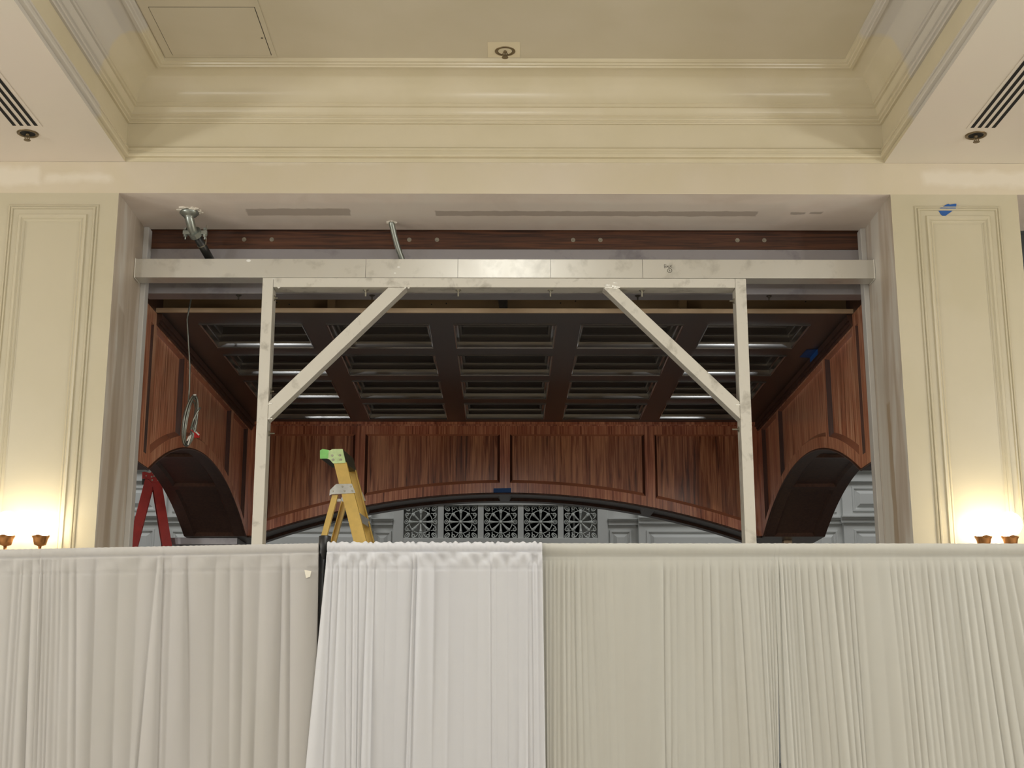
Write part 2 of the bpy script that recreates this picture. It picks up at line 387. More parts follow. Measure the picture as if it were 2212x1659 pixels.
# window frame with five square bays
pitch, bw = .7405, .635
m_ = MB(); cxs = [-1.578+i*.7505 for i in range(5)]
m_.box(GX0-.16, GX0+.03, 25.93, 26.05, GZ0-.19, GZ1+.15); m_.box(GX1-.03, GX1+.16, 25.93, 26.05, GZ0-.19, GZ1+.15)
m_.box(GX0+.03, GX1-.03, 25.93, 26.05, GZ0-.19, GZ0+.01); m_.box(GX0+.03, GX1-.03, 25.93, 26.05, GZ1-.01, GZ1+.15)
for a, b in zip(cxs, cxs[1:]):
    m_.box((a+b)/2-.055, (a+b)/2+.055, 25.96, 26.05, GZ0, GZ1)
S(m_, 'window_1', M['lobby'], bevel=.008)
# panelling
m_ = MB(); LP = [(-.03, 0), (-.02, .04), (0, .05), (.02, .03), (.03, .0), (.05, -.0), (.09, .0), (.13, .05), (.15, .05)]
def lpanel(x0, x1, z0, z1, Y): rect_mould(m_, x0, x1, z0, z1, Y, [(-.02, .0), (0, .045), (.03, .045), (.04, .01), (.06, .01)])
def prect(x0, x1, z0, z1, Y):
    rect_mould(m_, x0, x1, z0, z1, Y, [(-.02, 0), (-.01, .03), (.02, .03), (.03, .01), (.06, .0), (.12, .06), (.13, .06)])
    m_.quad((x0+.13, Y-.06, z0+.13), (x1-.13, Y-.06, z0+.13), (x1-.13, Y-.06, z1-.13), (x0+.13, Y-.06, z1-.13))
def cornice(x0, x1, Y, z, h=.12, d=.12):
    m_.box(x0, x1, Y-d, Y, z-.02, z); m_.box(x0, x1, Y-d*.75, Y, z-.05, z-.02); m_.box(x0, x1, Y-d*.45, Y, z-h, z-.05)
for s in (-1, 1):
    for a, b, Y in ((2.5, 6.3, 25.85), (6.3, 7.35, 25.7), (7.35, 12.9, 25.85)):
        m_.box(s*a, s*b, Y, 25.999, 0, 7.5)
        cornice(s*a-(.05 if Y < 25.8 else 0)*1, s*b+(.05 if Y < 25.8 else 0), Y, 5.16); cornice(s*a, s*b, Y, 6.03, .22, .16)
    for a, b, Y in ((2.66, 5.6, 25.85), (5.78, 6.2, 25.85), (6.5, 7.05, 25.7), (7.6, 9.6, 25.85), (9.9, 12.4, 25.85)):
        x0, x1 = (a, b) if s > 0 else (-b, -a)
        prect(x0, x1, .6, 4.9, Y); prect(x0, x1, 5.27, 5.70, Y); prect(x0, x1, 6.3, 7.3, Y)
cornice(GX1+.17, 2.5, 26, 5.15); cornice(-2.5, GX0-.17, 26, 5.15)
prect(1.98, 2.36, .6, 4.92, 26); prect(-2.45, -2.14, .6, 4.9, 26)
cornice(-12.9, 12.9, 25.85, 8.6, .3, .25); cornice(-12.9, 12.9, 25.85, 9.9, .3, .25)
S(m_, 'trim_10', M['lobby'])

# ornamental grilles
def make_grille():
    root = empty('ornamental_grille', (cxs[0], 25.99, 5.09), '', 'grille', 'pierced plaster grilles in the lobby wall')
    Yr = Matrix.Rotation(PI/2, 4, 'X')
    mb = MB(); mb.lathe([(.0, .03), (.022, .03), (.03, .02), (.03, 0)], n=16); mb.xform(Yr); mb.build('hub', M['grille'], root, True)
    mb = MB(); pts = [(.215*math.cos(2*PI*k/48), 0, .215*math.sin(2*PI*k/48)) for k in range(49)]; mb.tube(pts, .009, 6, False); mb.build('ring', M['grille'], root, True)
    for k in range(8):
        a = k*PI/4; d = Vector((math.cos(a), 0, math.sin(a)))
        mb = MB(); L_ = .25; n = .03
        mb.tube([d*n, d*.10, d*.165, d*.17, d*.175, d*.18, d*.2, d*.215, d*.235], [.011, .015, .022, .03, .03, .02, .036, .03, .018], 8)
        mb.build('spoke', M['grille'], root, True)
        if k % 2 == 0:
            mb = MB(); c = d*.27
            mb.tube([c+Vector((.033*math.cos(2*PI*j/16), 0, .038*math.sin(2*PI*j/16))) for j in range(17)], .009, 6, False); mb.sphere(c, .016, 8, 6)
            mb.build('finial', M['grille'], root, True)
        else:
            mb = MB(); t_ = Vector((-d.z, 0, d.x)); c = d*.36
            mb.tube([c+d*(.055*math.cos(2*PI*j/16))+t_*(.034*math.sin(2*PI*j/16)) for j in range(17)], .010, 6, False)
            mb.tube([c-d*.05, c+d*.05], .010, 6)
            for s in (-1, 1):
                q = d*.285+t_*s*.085
                mb.tube([q+Vector((.028*math.cos(2*PI*j/14), 0, .028*math.sin(2*PI*j/14))) for j in range(15)], .008, 6, False)
                mb.tube([d*.25+t_*s*.02, q-t_*s*.02, d*.31+t_*s*.11, d*.25+t_*s*.13, d*.19+t_*s*.12], [.008, .008, .012, .010, .006], 6)
            mb.build('corner_scroll', M['grille'], root, True)
    return root
g0 = make_grille()
GL = ['pale pierced grille at left end of the row of five, lit grey behind', 'pale wheel grille second from left, black behind its spokes', 'pale wheel grille in the middle of the five, under the arch crown', 'pale wheel grille second from right, black behind its spokes', 'pale pierced grille at right end of the row of five, partly grey behind']
for i, x in enumerate(cxs):
    o = g0 if i == 0 else copy_tree(g0); o.location = (x, 25.99, 5.09); o['label'] = GL[i]

# ------------------------------------------------------------------ wooden canopy
CXI, CXO, CY0, CY1, CY2, ZC, ZB = 3.28, 4.05, 12.15, 17.6, 18.38, 5.26, 3.77
canopy = empty('wooden_canopy', (0, 15, ZB), 'large lacquered reddish wood canopy with arched sides and coffered ceiling behind the opening', 'canopy')
def arc(c, w, h, z0):
    Rr = (w*w+h*h)/(2*h)
    return lambda s: z0 if abs(s-c) >= w else z0+math.sqrt(max(0, Rr*Rr-(s-c)**2))-(Rr-h)
arcS = arc(15.06, 2.46, .56, ZB); arcB = arc(0, 3.21, .555, ZB)
def span(a, b, step=.06):
    n = max(1, int(math.ceil((b-a)/step))); return [a+(b-a)*i/n for i in range(n+1)]
def panelled(P, lower, s0, s1, stiles, band, ztop, zrail, D=.045):
    """P(s,z,d)->world. returns (frame mesh, panel mesh list)"""
    fr = MB(); pans = []; dks = []; lips = []
    xs = sorted(stiles); spans = []
    cur = s0
    for a, b in xs:
        if a > cur+1e-6: spans.append((cur, a, False))
        spans.append((a, b, True)); cur = b
    if cur < s1-1e-6: spans.append((cur, s1, False))
    e = .014; ev = .032
    for a, b, st in spans:
        ss = span(a, b)
        if st:
            fr.strip([P(s, lower(s), 0) for s in ss], [P(s, ztop, 0) for s in ss])
            continue
        fr.strip([P(s, lower(s), 0) for s in ss], [P(s, lower(s)+band, 0) for s in ss])
        fr.strip([P(s, zrail, 0) for s in ss], [P(s, ztop, 0) for s in ss])
        dk = MB(); lip = MB(); dks.append(dk); lips.append(lip)
        EV = min(ev, (b-a)*.35); si = span(a+EV, b-EV)
        # sloping lips
        sa = [a+(b-a)*i/(len(si)-1) for i in range(len(si))]
        lip.strip([P(s, lower(s)+band, 0) for s in sa], [P(q, lower(q)+band+e*3.2, D) for q in si])
        lip.strip([P(s, zrail, 0) for s in sa], [P(q, zrail-e, D) for q in si])
        dk.quad(P(a, lower(a)+band, 0), P(a, zrail, 0), P(a+EV, zrail-e, D), P(a+EV, lower(a+EV)+band+e*3.2, D))
        dk.quad(P(b, lower(b)+band, 0), P(b, zrail, 0), P(b-EV, zrail-e, D), P(b-EV, lower(b-EV)+band+e*3.2, D))
        pm = MB(); pm.strip([P(q, lower(q)+band+e*3.2, D) for q in si], [P(q, zrail-e, D) for q in si]); pans.append(pm)
    return fr, pans, dks, lips
def soffit(P, lower, s0, s1, w0, w1, rails, mg=.13, D=.03):
    """arched underside. P(s,w,z)"""
    fr = MB(); pn = MB()
    cuts = [s0]+[x for r in rails for x in r]+[s1]
    for i in range(0, len(cuts)-1):
        a, b = cuts[i], cuts[i+1]; ss = span(a, b)
        if i % 2 == 1:
            fr.strip([P(s, w0, lower(s)) for s in ss], [P(s, w1, lower(s)) for s in ss]); continue
        if i == 0: a2 = a
        fr.strip([P(s, w0, lower(s)) for s in ss], [P(s, w0+mg, lower(s)) for s in ss])
        fr.strip([P(s, w1-mg, lower(s)) for s in ss], [P(s, w1, lower(s)) for s in ss])
        k = .03; si = [a+k+(b-a-2*k)*j/(len(ss)-1) for j in range(len(ss))]
        fr.strip([P(s, w0+mg, lower(s)) for s in ss], [P(s, w0+mg+k, lower(s)+D) for s in si])
        fr.strip([P(s, w1-mg, lower(s)) for s in ss], [P(s, w1-mg-k, lower(s)+D) for s in si])
        for e0, e1 in ((a, si[0]), (b, si[-1])):
            fr.quad(P(e0, w0+mg, lower(e0)), P(e0, w1-mg, lower(e0)), P(e1, w1-mg-k, lower(e1)+D), P(e1, w0+mg+k, lower(e1)+D))
        pn.strip([P(s, w0+mg+k, lower(s)+D) for s in si], [P(s, w1-mg-k, lower(s)+D) for s in si])
    return fr, pn
def clocal(mb): return local(mb, canopy)
# side walls
for sgn, nm in ((-1, 'left'), (1, 'right')):
    P = lambda s, z, d, g=sgn: (g*(CXI+d), s, z)
    fr, pans, dks, lips = panelled(P, arcS, CY0, CY1, [(CY0, 12.42), (12.52, 12.64), (13.79, 13.92), (16.30, 16.43), (17.40, CY1)], .135, ZC, 5.13)
    w = MB()  # carcass: outside skin, ends, top
    ss = span(CY0, CY2)
    w.strip([(sgn*CXO, s, arcS(s)) for s in ss], [(sgn*CXO, s, 5.6) for s in ss])
    w.quad((sgn*CXI, CY0, ZB), (sgn*CXO, CY0, ZB), (sgn*CXO, CY0, 5.6), (sgn*CXI, CY0, 5.6))
    w.quad((sgn*CXI, CY0, ZC), (sgn*CXI, CY2, ZC), (sgn*CXI, CY2, 5.6), (sgn*CXI, CY0, 5.6))
    w.quad((sgn*CXI, CY2, ZB), (sgn*CXO, CY2, ZB), (sgn*CXO, CY2, 5.6), (sgn*CXI, CY2, 5.6))
    w.quad((sgn*CXI, CY0, 5.6), (sgn*CXO, CY0, 5.6), (sgn*CXO, CY2, 5.6), (sgn*CXI, CY2, 5.6))
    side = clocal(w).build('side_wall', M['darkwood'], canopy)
    clocal(fr).build('panel_frame', M['walnut'], side)
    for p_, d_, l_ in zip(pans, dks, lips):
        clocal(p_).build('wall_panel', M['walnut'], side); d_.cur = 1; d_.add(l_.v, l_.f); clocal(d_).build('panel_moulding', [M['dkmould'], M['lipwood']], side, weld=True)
    Pw = lambda s, w_, z, g=sgn: (g*w_, s, z)
    f2, p2 = soffit(Pw, arcS, 12.6, 17.52, CXI, CXO, [(13.76, 13.86), (15.01, 15.11), (16.26, 16.36)])
    f2.quad((sgn*CXI, CY0, ZB), (sgn*CXO, CY0, ZB), (sgn*CXO, 12.6, ZB), (sgn*CXI, 12.6, ZB))
    f2.quad((sgn*CXI, 17.52, ZB), (sgn*CXO, 17.52, ZB), (sgn*CXO, CY2, ZB), (sgn*CXI, CY2, ZB))
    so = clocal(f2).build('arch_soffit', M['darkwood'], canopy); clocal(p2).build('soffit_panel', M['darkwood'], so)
    b_ = MB(); b_.tube([(sgn*(CXI-.004), s, arcS(s)+.004) for s in span(CY0, CY1, .05)], .012, 6); clocal(b_).build('edge_bead', M['darkwood'], side, True)
    cr = MB()  # crown where wall meets ceiling
    for z0, z1, d in ((5.20, 5.258, .05), (5.17, 5.20, .03), (5.15, 5.17, .018)): cr.box(sgn*(CXI-d), sgn*(CXI-.001), CY0+.45, CY1-.001, z0, z1)
    clocal(cr).build('crown_moulding', M['darkwood'], side)
# back wall
P = lambda s, z, d: (s, CY1+d, z)
fr, pans, dks, lips = panelled(P, arcB, -CXI, CXI, [(-CXI, -3.06), (-1.93, -1.80), (-.065, .065), (1.80, 1.93), (3.06, CXI)], .142, ZC, 5.10)
w = MB(); ss = span(-CXI, CXI)
w.strip([(s, CY2, arcB(s)) for s in ss], [(s, CY2, 5.6) for s in ss]); w.strip([(s, CY1+.03, 5.2) for s in ss], [(s, CY1+.03, 5.6) for s in ss]); w.strip([(s, CY1+.03, 5.6) for s in ss], [(s, CY2, 5.6) for s in ss])
back = clocal(w).build('end_wall', M['darkwood'], canopy)
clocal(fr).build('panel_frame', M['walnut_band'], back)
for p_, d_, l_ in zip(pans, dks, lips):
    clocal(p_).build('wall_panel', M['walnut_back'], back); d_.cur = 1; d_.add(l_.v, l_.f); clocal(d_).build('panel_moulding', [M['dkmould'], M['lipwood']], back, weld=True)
f2, p2 = soffit(lambda s, w_, z: (s, w_, z), arcB, -CXI, CXI, CY1, CY2, [(-1.92, -1.80), (-.06, .06), (1.80, 1.92)], .16)
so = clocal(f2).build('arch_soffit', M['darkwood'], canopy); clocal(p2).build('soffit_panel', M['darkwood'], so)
b_ = MB(); b_.tube([(s, CY1-.004, arcB(s)+.004) for s in span(-CXI, CXI, .06)], .012, 6); clocal(b_).build('edge_bead', M['darkwood'], back, True)
cr = MB()
for z0, z1, d in ((5.225, 5.258, .04), (5.21, 5.225, .02)): cr.box(-CXI+.05, CXI-.05, CY1-d, CY1-.001, z0, z1)
clocal(cr).build('crown_moulding', M['walnut_band'], back)
# coffered ceiling
CW, CL, PXx, PYy = 1.0, .885, 1.231, 1.183
cxc = [(i-2)*PXx for i in range(5)]; cyc = [12.94+CL/2+j*PYy for j in range(4)]
xb = [-CXI]+[v for c in cxc for v in (c-CW/2, c+CW/2)]+[CXI]; yb = [12.57]+[v for c in cyc for v in (c-CL/2, c+CL/2)]+[CY1]
mb = MB()
for i in range(len(xb)-1):
    for j in range(len(yb)-1):
        if i % 2 == 1 and j % 2 == 1: continue
        mb.quad((xb[i], yb[j], ZC), (xb[i+1], yb[j], ZC), (xb[i+1], yb[j+1], ZC), (xb[i], yb[j+1], ZC))
mb.quad((-CXI, 12.57, 5.56), (CXI, 12.57, 5.56), (CXI, CY1, 5.56), (-CXI, CY1, 5.56))
ceil_o = clocal(mb).build('coffered_ceiling', M['coffer_rail'], canopy, weld=True)
def ogee(a, b, n=7):  # S curve between two profile points
    return [(a[0]+(b[0]-a[0])*k/n, a[1]+(b[1]-a[1])*(.5-.5*math.cos(PI*k/n))*.55+(b[1]-a[1])*.45*k/n) for k in range(n+1)]
def cavetto(a, b, n=7):
    return [(a[0]+(b[0]-a[0])*(1-math.cos(PI/2*k/n)), a[1]+(b[1]-a[1])*math.sin(PI/2*k/n)) for k in range(n+1)]
def face(a, b, sag=.0022, n=5):  # nearly flat, slightly hollow face
    return [(a[0]+(b[0]-a[0])*k/n-sag*math.sin(PI*k/n), a[1]+(b[1]-a[1])*k/n) for k in range(n+1)]
prof = [(0, -.010), (.007, -.013), (.014, -.002)]+face((.016, .0), (.0238, .052), .0009)+[(.036, .054), (.036, .066)]+face((.038, .068), (.0455, .118), .0009)+[(.060, .122), (.060, .132)]+face((.062, .134), (.0715, .196), .001)+[(.088, .20), (.15, .20)]
mb = MB(); rings = [[(-CW/2+i, -CL/2+i, z), (CW/2-i, -CL/2+i, z), (CW/2-i, CL/2-i, z), (-CW/2+i, CL/2-i, z)] for i, z in [(0, .0)]+prof]
for a, b in zip(rings, rings[1:]):
    for k in range(4): mb.quad(a[k], a[(k+1) % 4], b[(k+1) % 4], b[k])
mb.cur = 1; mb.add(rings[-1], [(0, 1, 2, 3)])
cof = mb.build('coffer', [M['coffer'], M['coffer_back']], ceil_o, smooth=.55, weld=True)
first = True
for x in cxc:
    for y in cyc:
        o = cof if first else cof.copy()
        if not first: col.objects.link(o); o.parent = ceil_o
        first = False; o.location = (x, y-15, ZC-ZB)
# raw front edge: ply ledge and joist
mb = MB(); mb.box(-CXI+.001, CXI-.001, 12.55, 12.60, 5.262, 5.303); clocal(mb).build('plywood_ledge', M['plyedge'], canopy)
mb = MB(); mb.box(-CXI+.002, CXI-.002, 12.80, 12.83, 5.262, 5.95); clocal(mb).build('joist_board', M['ply'], canopy)
for px in (705, 1486):
    X = atY(px, 656, 12.36).x; mb = MB(); mb.box(X-.035, X+.035, 12.70, 12.799, 5.304, 5.95); clocal(mb).build('stud', M['ply'], canopy)
X = atY(1085, 656, 12.36).x
mb = MB(); mb.prismY([(X-.055, 5.56), (X+.05, 5.56), (X+.05, 5.31), (X-.02, 5.31)], 12.66, 12.79); clocal(mb).build('angle_bracket', M['darkbolt'], canopy)
for px, py in ((598, 654), (625, 658), (932, 658), (964, 656), (1211, 655), (1243, 651), (1740, 652)):
    q = atY(px, py, 12.8); mb = MB(); mb.tube([(q.x, 12.79, q.z), (q.x, 12.803, q.z)], .006, 8); clocal(mb).build('screw_head', M['darkbolt'], canopy)

# shoring under the canopy corners
q = atY(1702, 1168, 17.9); mb = MB(); mb.box(q.x-.055, q.x+.055, 17.9, 18.0, 0, ZB-.001)
o = mb.build('shoring_post', M['plyedge'], bevel=.004); tag(o, 'cream timber post under the right back corner of the wooden canopy', 'post')
mb = MB(); mb.box(-4.3, -3.4, 17.65, 18.3, ZB-.09, ZB-.002)
o = empty('support_trestle', (-3.85, 17.97, 0), 'grey plank on legs under the left back corner of the wooden canopy', 'trestle')
local(mb, o).build('plank', M['steel'], o, bevel=.004)
for x in (-4.2, -3.5):
    mb = MB(); mb.box(x-.04, x+.04, 17.93, 18.01, 0, ZB-.0905); local(mb, o).build('leg', M['steel'], o)

# ------------------------------------------------------------------ beams in the opening
beam = empty('aluminium_beam', (0, 11.685, 5.30), 'long silver aluminium box beam spanning the opening between both jambs', 'beam')
mb = MB(); mb.box(-3.235, 3.24, 11.60, 11.77, 5.300, 5.473); local(mb, beam).build('box_section', M['alum'], beam, bevel=.004)
for sx in (-1, 1):
    mb = MB(); x = 3.2375*sx
    mb.box(x-.0035, x+.0035, 11.597, 11.773, 5.297, 5.476); local(mb, beam).build('end_plate', M['weld'], beam)
for px in (790, 989, 1189, 1388):
    X = atY(px, 580, 11.6).x; mb = MB(); mb.box(X-.0012, X+.0012, 11.5985, 11.6, 5.302, 5.471); local(mb, beam).build('layout_line', M['darkbolt'], beam)
# handwriting on the beam: BACK and a circled 1
def stroke(mb, pts, w=.0014):
    W = [atY(1400+x/27.65, 550+y/27.65, 11.598) for x, y in pts]; mb.tube([(p_.x, 11.5985, p_.z) for p_ in W], w, 5)
wr = MB()
stroke(wr, [(965, 590), (980, 800)]); stroke(wr, [(955, 600), (1040, 590), (1085, 620), (1060, 670), (990, 700)]); stroke(wr, [(990, 700), (1060, 710), (1065, 760), (1030, 790), (975, 800)])
stroke(wr, [(1095, 765), (1150, 650), (1180, 760)]); stroke(wr, [(1110, 725), (1175, 720)]); stroke(wr, [(1245, 660), (1195, 700), (1200, 750), (1260, 770), (1310, 762)])
stroke(wr, [(1325, 640), (1315, 765)]); stroke(wr, [(1430, 620), (1330, 700)]); stroke(wr, [(1345, 690), (1415, 768)])
stroke(wr, [(1290+130*math.cos(a*PI/10), 950+122*math.sin(a*PI/10)) for a in range(21)], .002); stroke(wr, [(1265, 900), (1280, 890), (1300, 990)], .0022)
o = local(wr, beam).build('marker_writing', M['ink'], beam); o['label'] = 'handwritten BACK and circled 1 in black marker'
# splashes of white on the beam and rail
for px, py, s in ((537, 563, .02), (861, 577, .012), (853, 590, .01)):
    q = atY(px, py, 11.6); mb = MB(); mb.sphere((q.x, 11.5995, q.z), s, 8, 6, (1, .08, .6)); local(mb, beam).build('paint_speck', M['white'], beam)

frame = empty('portal_frame', (0, 11.685, 0), 'welded silver aluminium goalpost frame with two diagonal braces under the long beam', 'frame')
for x0, x1 in ((-2.117, -2.024), (2.012, 2.107)):
    mb = MB(); mb.box(x0, x1, 11.60, 11.77, 0, 5.298); local(mb, frame).build('post', M['alum2'], frame, bevel=.004)
mb = MB(); mb.box(-2.022, 2.010, 11.60, 11.77, 5.214, 5.298); local(mb, frame).build('top_rail', M['alum2'], frame, bevel=.003)
for s in (-1, 1):
    k = [(-2.022, 4.188), (-2.022, 4.03), (-.861, 5.213), (-1.02, 5.213)] if s < 0 else [(2.011, 4.193), (2.011, 4.043), (.856, 5.213), (.986, 5.213)]
    poly = k if s < 0 else [k[0], k[1], k[2], k[3]]
    mb = MB(); mb.prismY(poly, 11.605, 11.74); local(mb, frame).build('diagonal_brace', M['alum2'], frame, bevel=.003)
wd = MB(); q = atY(1325, 616, 11.6)
for i in range(26): wd.sphere((q.x+R.uniform(-.075, .065), 11.602, q.z+R.uniform(-.028, .022)), R.uniform(.006, .02), 6, 4, (1.6, .16, .6))
o = local(wd, frame).build('weld_patch', M['weld'], frame, True); o['label'] = 'bright white weld patch'
wd = MB()
for x, z in ((-2.0, 5.29), (-1.96, 5.213), (-2.01, 4.17), (-.86, 5.213), (2.0, 4.17), (-2.01, 4.04)):
    for i in range(3): wd.sphere((x+R.uniform(-.02, .02), 11.604, z+R.uniform(-.006, .006)), .008, 6, 5, (1.4, .5, .8))
local(wd, frame).build('weld_patch', M['weld'], frame, True)
def bolt(root, x, y, z, ax='z', L=.06, mat='bolt', r=.007):
    mb = MB()
    if ax == 'z':
        mb.tube([(x, y, z), (x, y, z-.012)], .017, 6); mb.tube([(x, y, z-.012), (x, y, z-L)], r, 8); mb.tube([(x, y, z), (x, y, z-.004)], .026, 14)
    else:
        s = 1 if ax == '+x' else -1
        mb.tube([(x, y, z), (x+s*.012, y, z)], .017, 6); mb.tube([(x+s*.012, y, z), (x+s*L, y, z)], r, 8); mb.tube([(x, y, z), (x+s*.004, y, z)], .026, 14)
    return local(mb, root).build('bolt', M[mat], root)
for x in (-1.223, -.411, .398, 1.202): bolt(frame, x, 11.68, 5.214)
q = atY(588, 932, 11.7); bolt(frame, -2.024, 11.69, 3.93, '+x', .05); bolt(frame, -2.024, 11.69, 4.30, '+x', .03)
bolt(frame, 2.012, 11.69, 3.97, '-x', .06); bolt(frame, 2.012, 11.69, 5.12, '-x', .04); bolt(frame, -2.024, 11.69, 5.14, '+x', .03)

rb = empty('steel_header_beam', (0, 12.03, 5.26), 'grey steel beam behind and above the silver aluminium beam', 'beam')
mb = MB(); mb.box(-3.24, 3.24, 11.952, 12.14, 5.262, 5.684); local(mb, rb).build('beam_body', M['steel'], rb, bevel=.003)
for x in (-2.40, -1.198, 1.196, 2.382): bolt(rb, x, 12.0, 5.262, 'z', .04, 'darkbolt')
hd = empty('timber_header', (0, 12.0, 5.69), 'dark brown timber header board under the plaster soffit', 'board')
mb = MB(); mb.box(-3.24, 3.24, 11.955, 12.05, 5.686, 6.3); local(mb, hd).build('board', M['header'], hd)
for x in (-2.365, -2.114, -.869, -.618, .616, .864, 2.108, 2.352):
    mb = MB(); mb.tube([(x, 11.956, 5.774), (x, 11.951, 5.774)], .020, 14); mb.tube([(x, 11.951, 5.774), (x, 11.942, 5.774)], .010, 6)
    local(mb, hd).build('bolt_head', M['bolt'], hd)

# ------------------------------------------------------------------ pipes at the soffit
P0 = Vector((-2.745, 11.42, 5.85))
pipe = empty('scaffold_pipe', P0, 'galvanised clamp elbow and black pipe coming out of a broken plaster hole', 'pipe')
mb = MB(); q = Vector((-2.735, 11.45, 5.74)); e1 = Vector((-2.70, 11.53, 5.665))
mb.tube([P0+Vector((0, 0, .05)), P0-Vector((0, 0, .06)), q, Vector((-2.727, 11.475, 5.70)), e1], .040, 16); local(mb, pipe).build('elbow', M['galv'], pipe, True)
mb = MB(); pl = []
for i in range(24):
    a = 2*PI*i/24; rr = .085+.012*math.sin(5*a+1)+.01*R.uniform(-1, 1); pl.append((P0.x+rr*math.cos(a), P0.y+rr*math.sin(a)))
mb.prismZ(pl, 5.835, 5.849)
for i in range(16):
    a = 2*PI*i/16; mb.sphere((P0.x+.096*math.cos(a)+R.uniform(-.01, .01), P0.y+.096*math.sin(a)+R.uniform(-.01, .01), 5.846), .026*R.uniform(.4, 1.1), 5, 3, (R.uniform(.8, 1.6), R.uniform(.6, 1.3), .35))
local(mb, pipe).build('broken_plaster_rim', M['plaster'], pipe)
mb = MB(); mb.lathe([(.082, .0), (.085, -.015), (.06, -.04), (.042, -.045), (.042, -.06)], (P0.x, P0.y, 5.84), 20); local(mb, pipe).build('flange', M['galv'], pipe, True)
mb = MB(); d = Vector((.10, .26, -.15)).normalized(); c0 = e1-d*.02
mb.tube([c0-d*.025, c0+d*.025], .058, 18); sd = Vector((1, 0, 0))
for s in (-1, 1):
    k = c0+sd*s*.085; mb.box(min(c0.x+s*.04, k.x+s*.02), max(c0.x+s*.04, k.x+s*.02), c0.y-.02, c0.y+.02, c0.z-.012, c0.z+.022)
    mb.tube([k+Vector((0, 0, .045)), k-Vector((0, 0, .055))], .008, 8); mb.tube([k+Vector((0, 0, .03)), k+Vector((0, 0, .048))], .018, 6); mb.tube([k-Vector((0, 0, .012)), k-Vector((0, 0, .032))], .018, 6)
local(mb, pipe).build('clamp', M['galv'], pipe)
mb = MB(); end = Vector((-2.594, 11.86, 5.47)); mb.tube([e1, end], .037, 16); local(mb, pipe).build('black_pipe', M['blackpipe'], pipe, True)
dd = (end-e1).normalized(); mb = MB(); k = e1+dd*.11; mb.tube([k-dd*.006, k+dd*.006], .040, 16); mb.tube([k+Vector((.036, 0, 0)), k+Vector((.045, -.03, .10)), k+Vector((.05, -.06, .16))], .004, 6)
local(mb, pipe).build('wire_tie', M['bolt'], pipe)
A = Vector((-1.012, 11.70, 5.85)); Bq = Vector((-.895, 11.84, 5.48))
cd = empty('flexible_conduit', A, 'thin grey flexible conduit dropping from the soffit behind the silver beam', 'conduit')
mb = MB(); pts = [A+Vector((0, 0, .03))]+[A.lerp(Bq, i/14)+Vector((-.012*math.sin(PI*i/14), 0, 0)) for i in range(15)]
mb.tube(pts, [.02]+[.024+.003*(i % 2) for i in range(15)], 10); local(mb, cd).build('tube', M['galv'], cd, True)
mb = MB()
for i in range(9):
    a = 2*PI*i/9; mb.sphere((A.x+.034*math.cos(a), A.y+.034*math.sin(a), 5.846), R.uniform(.008, .016), 5, 3, (1.3, 1, .5))
local(mb, cd).build('broken_plaster_rim', M['plaster'], cd)

# ------------------------------------------------------------------ hanging cable coil
C0 = Vector((-2.9, 12.42, 4.35))
cab = empty('cable_coil', C0, 'coiled grey metal-clad cable hanging inside the canopy by the left arch', 'cable')
def aC(px, py, Y=12.42): return atY(px, py, Y)
mb = MB(); mb.tube([aC(414, 640), aC(409, 665), aC(404, 690), aC(407, 740), aC(410, 790), aC(409, 840), aC(406, 880)], .008, 8); local(mb, cab).build('drop', M['galv'], cab, True)
mb = MB()
for k, (cx_, cy_, rx, ry, tl) in enumerate(((411, 908, 13.5, 55, 10), (412, 908, 10, 51, 10.5), (410, 912, 15, 52, 9), (412, 905, 7, 52, 11), (409, 914, 12, 48, 8))):
    pts = []; tr = math.radians(tl)
    for i in range(41):
        a = 2*PI*i/40; x, y = rx*math.cos(a), ry*math.sin(a)
        px, py = cx_+x*math.cos(tr)-y*math.sin(tr), cy_+x*math.sin(tr)+y*math.cos(tr)
        pts.append(aC(px, py, 12.42+.07*math.cos(a)+.012*k))
    mb.tube(pts, .0085, 8, False)
local(mb, cab).build('coil', M['galv'], cab, True)
mb = MB(); mb.tube([aC(411, 930), aC(418, 906), aC(425, 892), aC(433, 880)], .009, 8); local(mb, cab).build('loose_end', M['galv'], cab, True)
mb = MB(); mb.tube([aC(412, 928, 12.36), aC(420, 935, 12.36)], .004, 6); q = aC(425, 940, 12.36); mb.box(q.x-.022, q.x+.026, 12.355, 12.365, q.z-.024, q.z+.024)
o = local(mb, cab).build('tag', M['redtag'], cab); o['label'] = 'small red tag'
mb = MB()
for a, b in (((409, 942), (404, 952)), ((412, 940), (406, 961)), ((423, 933), (430, 940)), ((418, 853), (424, 853))): mb.tube([aC(*a, 12.32), aC(*b, 12.32)], .007, 6)
o = local(mb, cab).build('tape_wrap', M['white'], cab); o['label'] = 'white tape wraps'

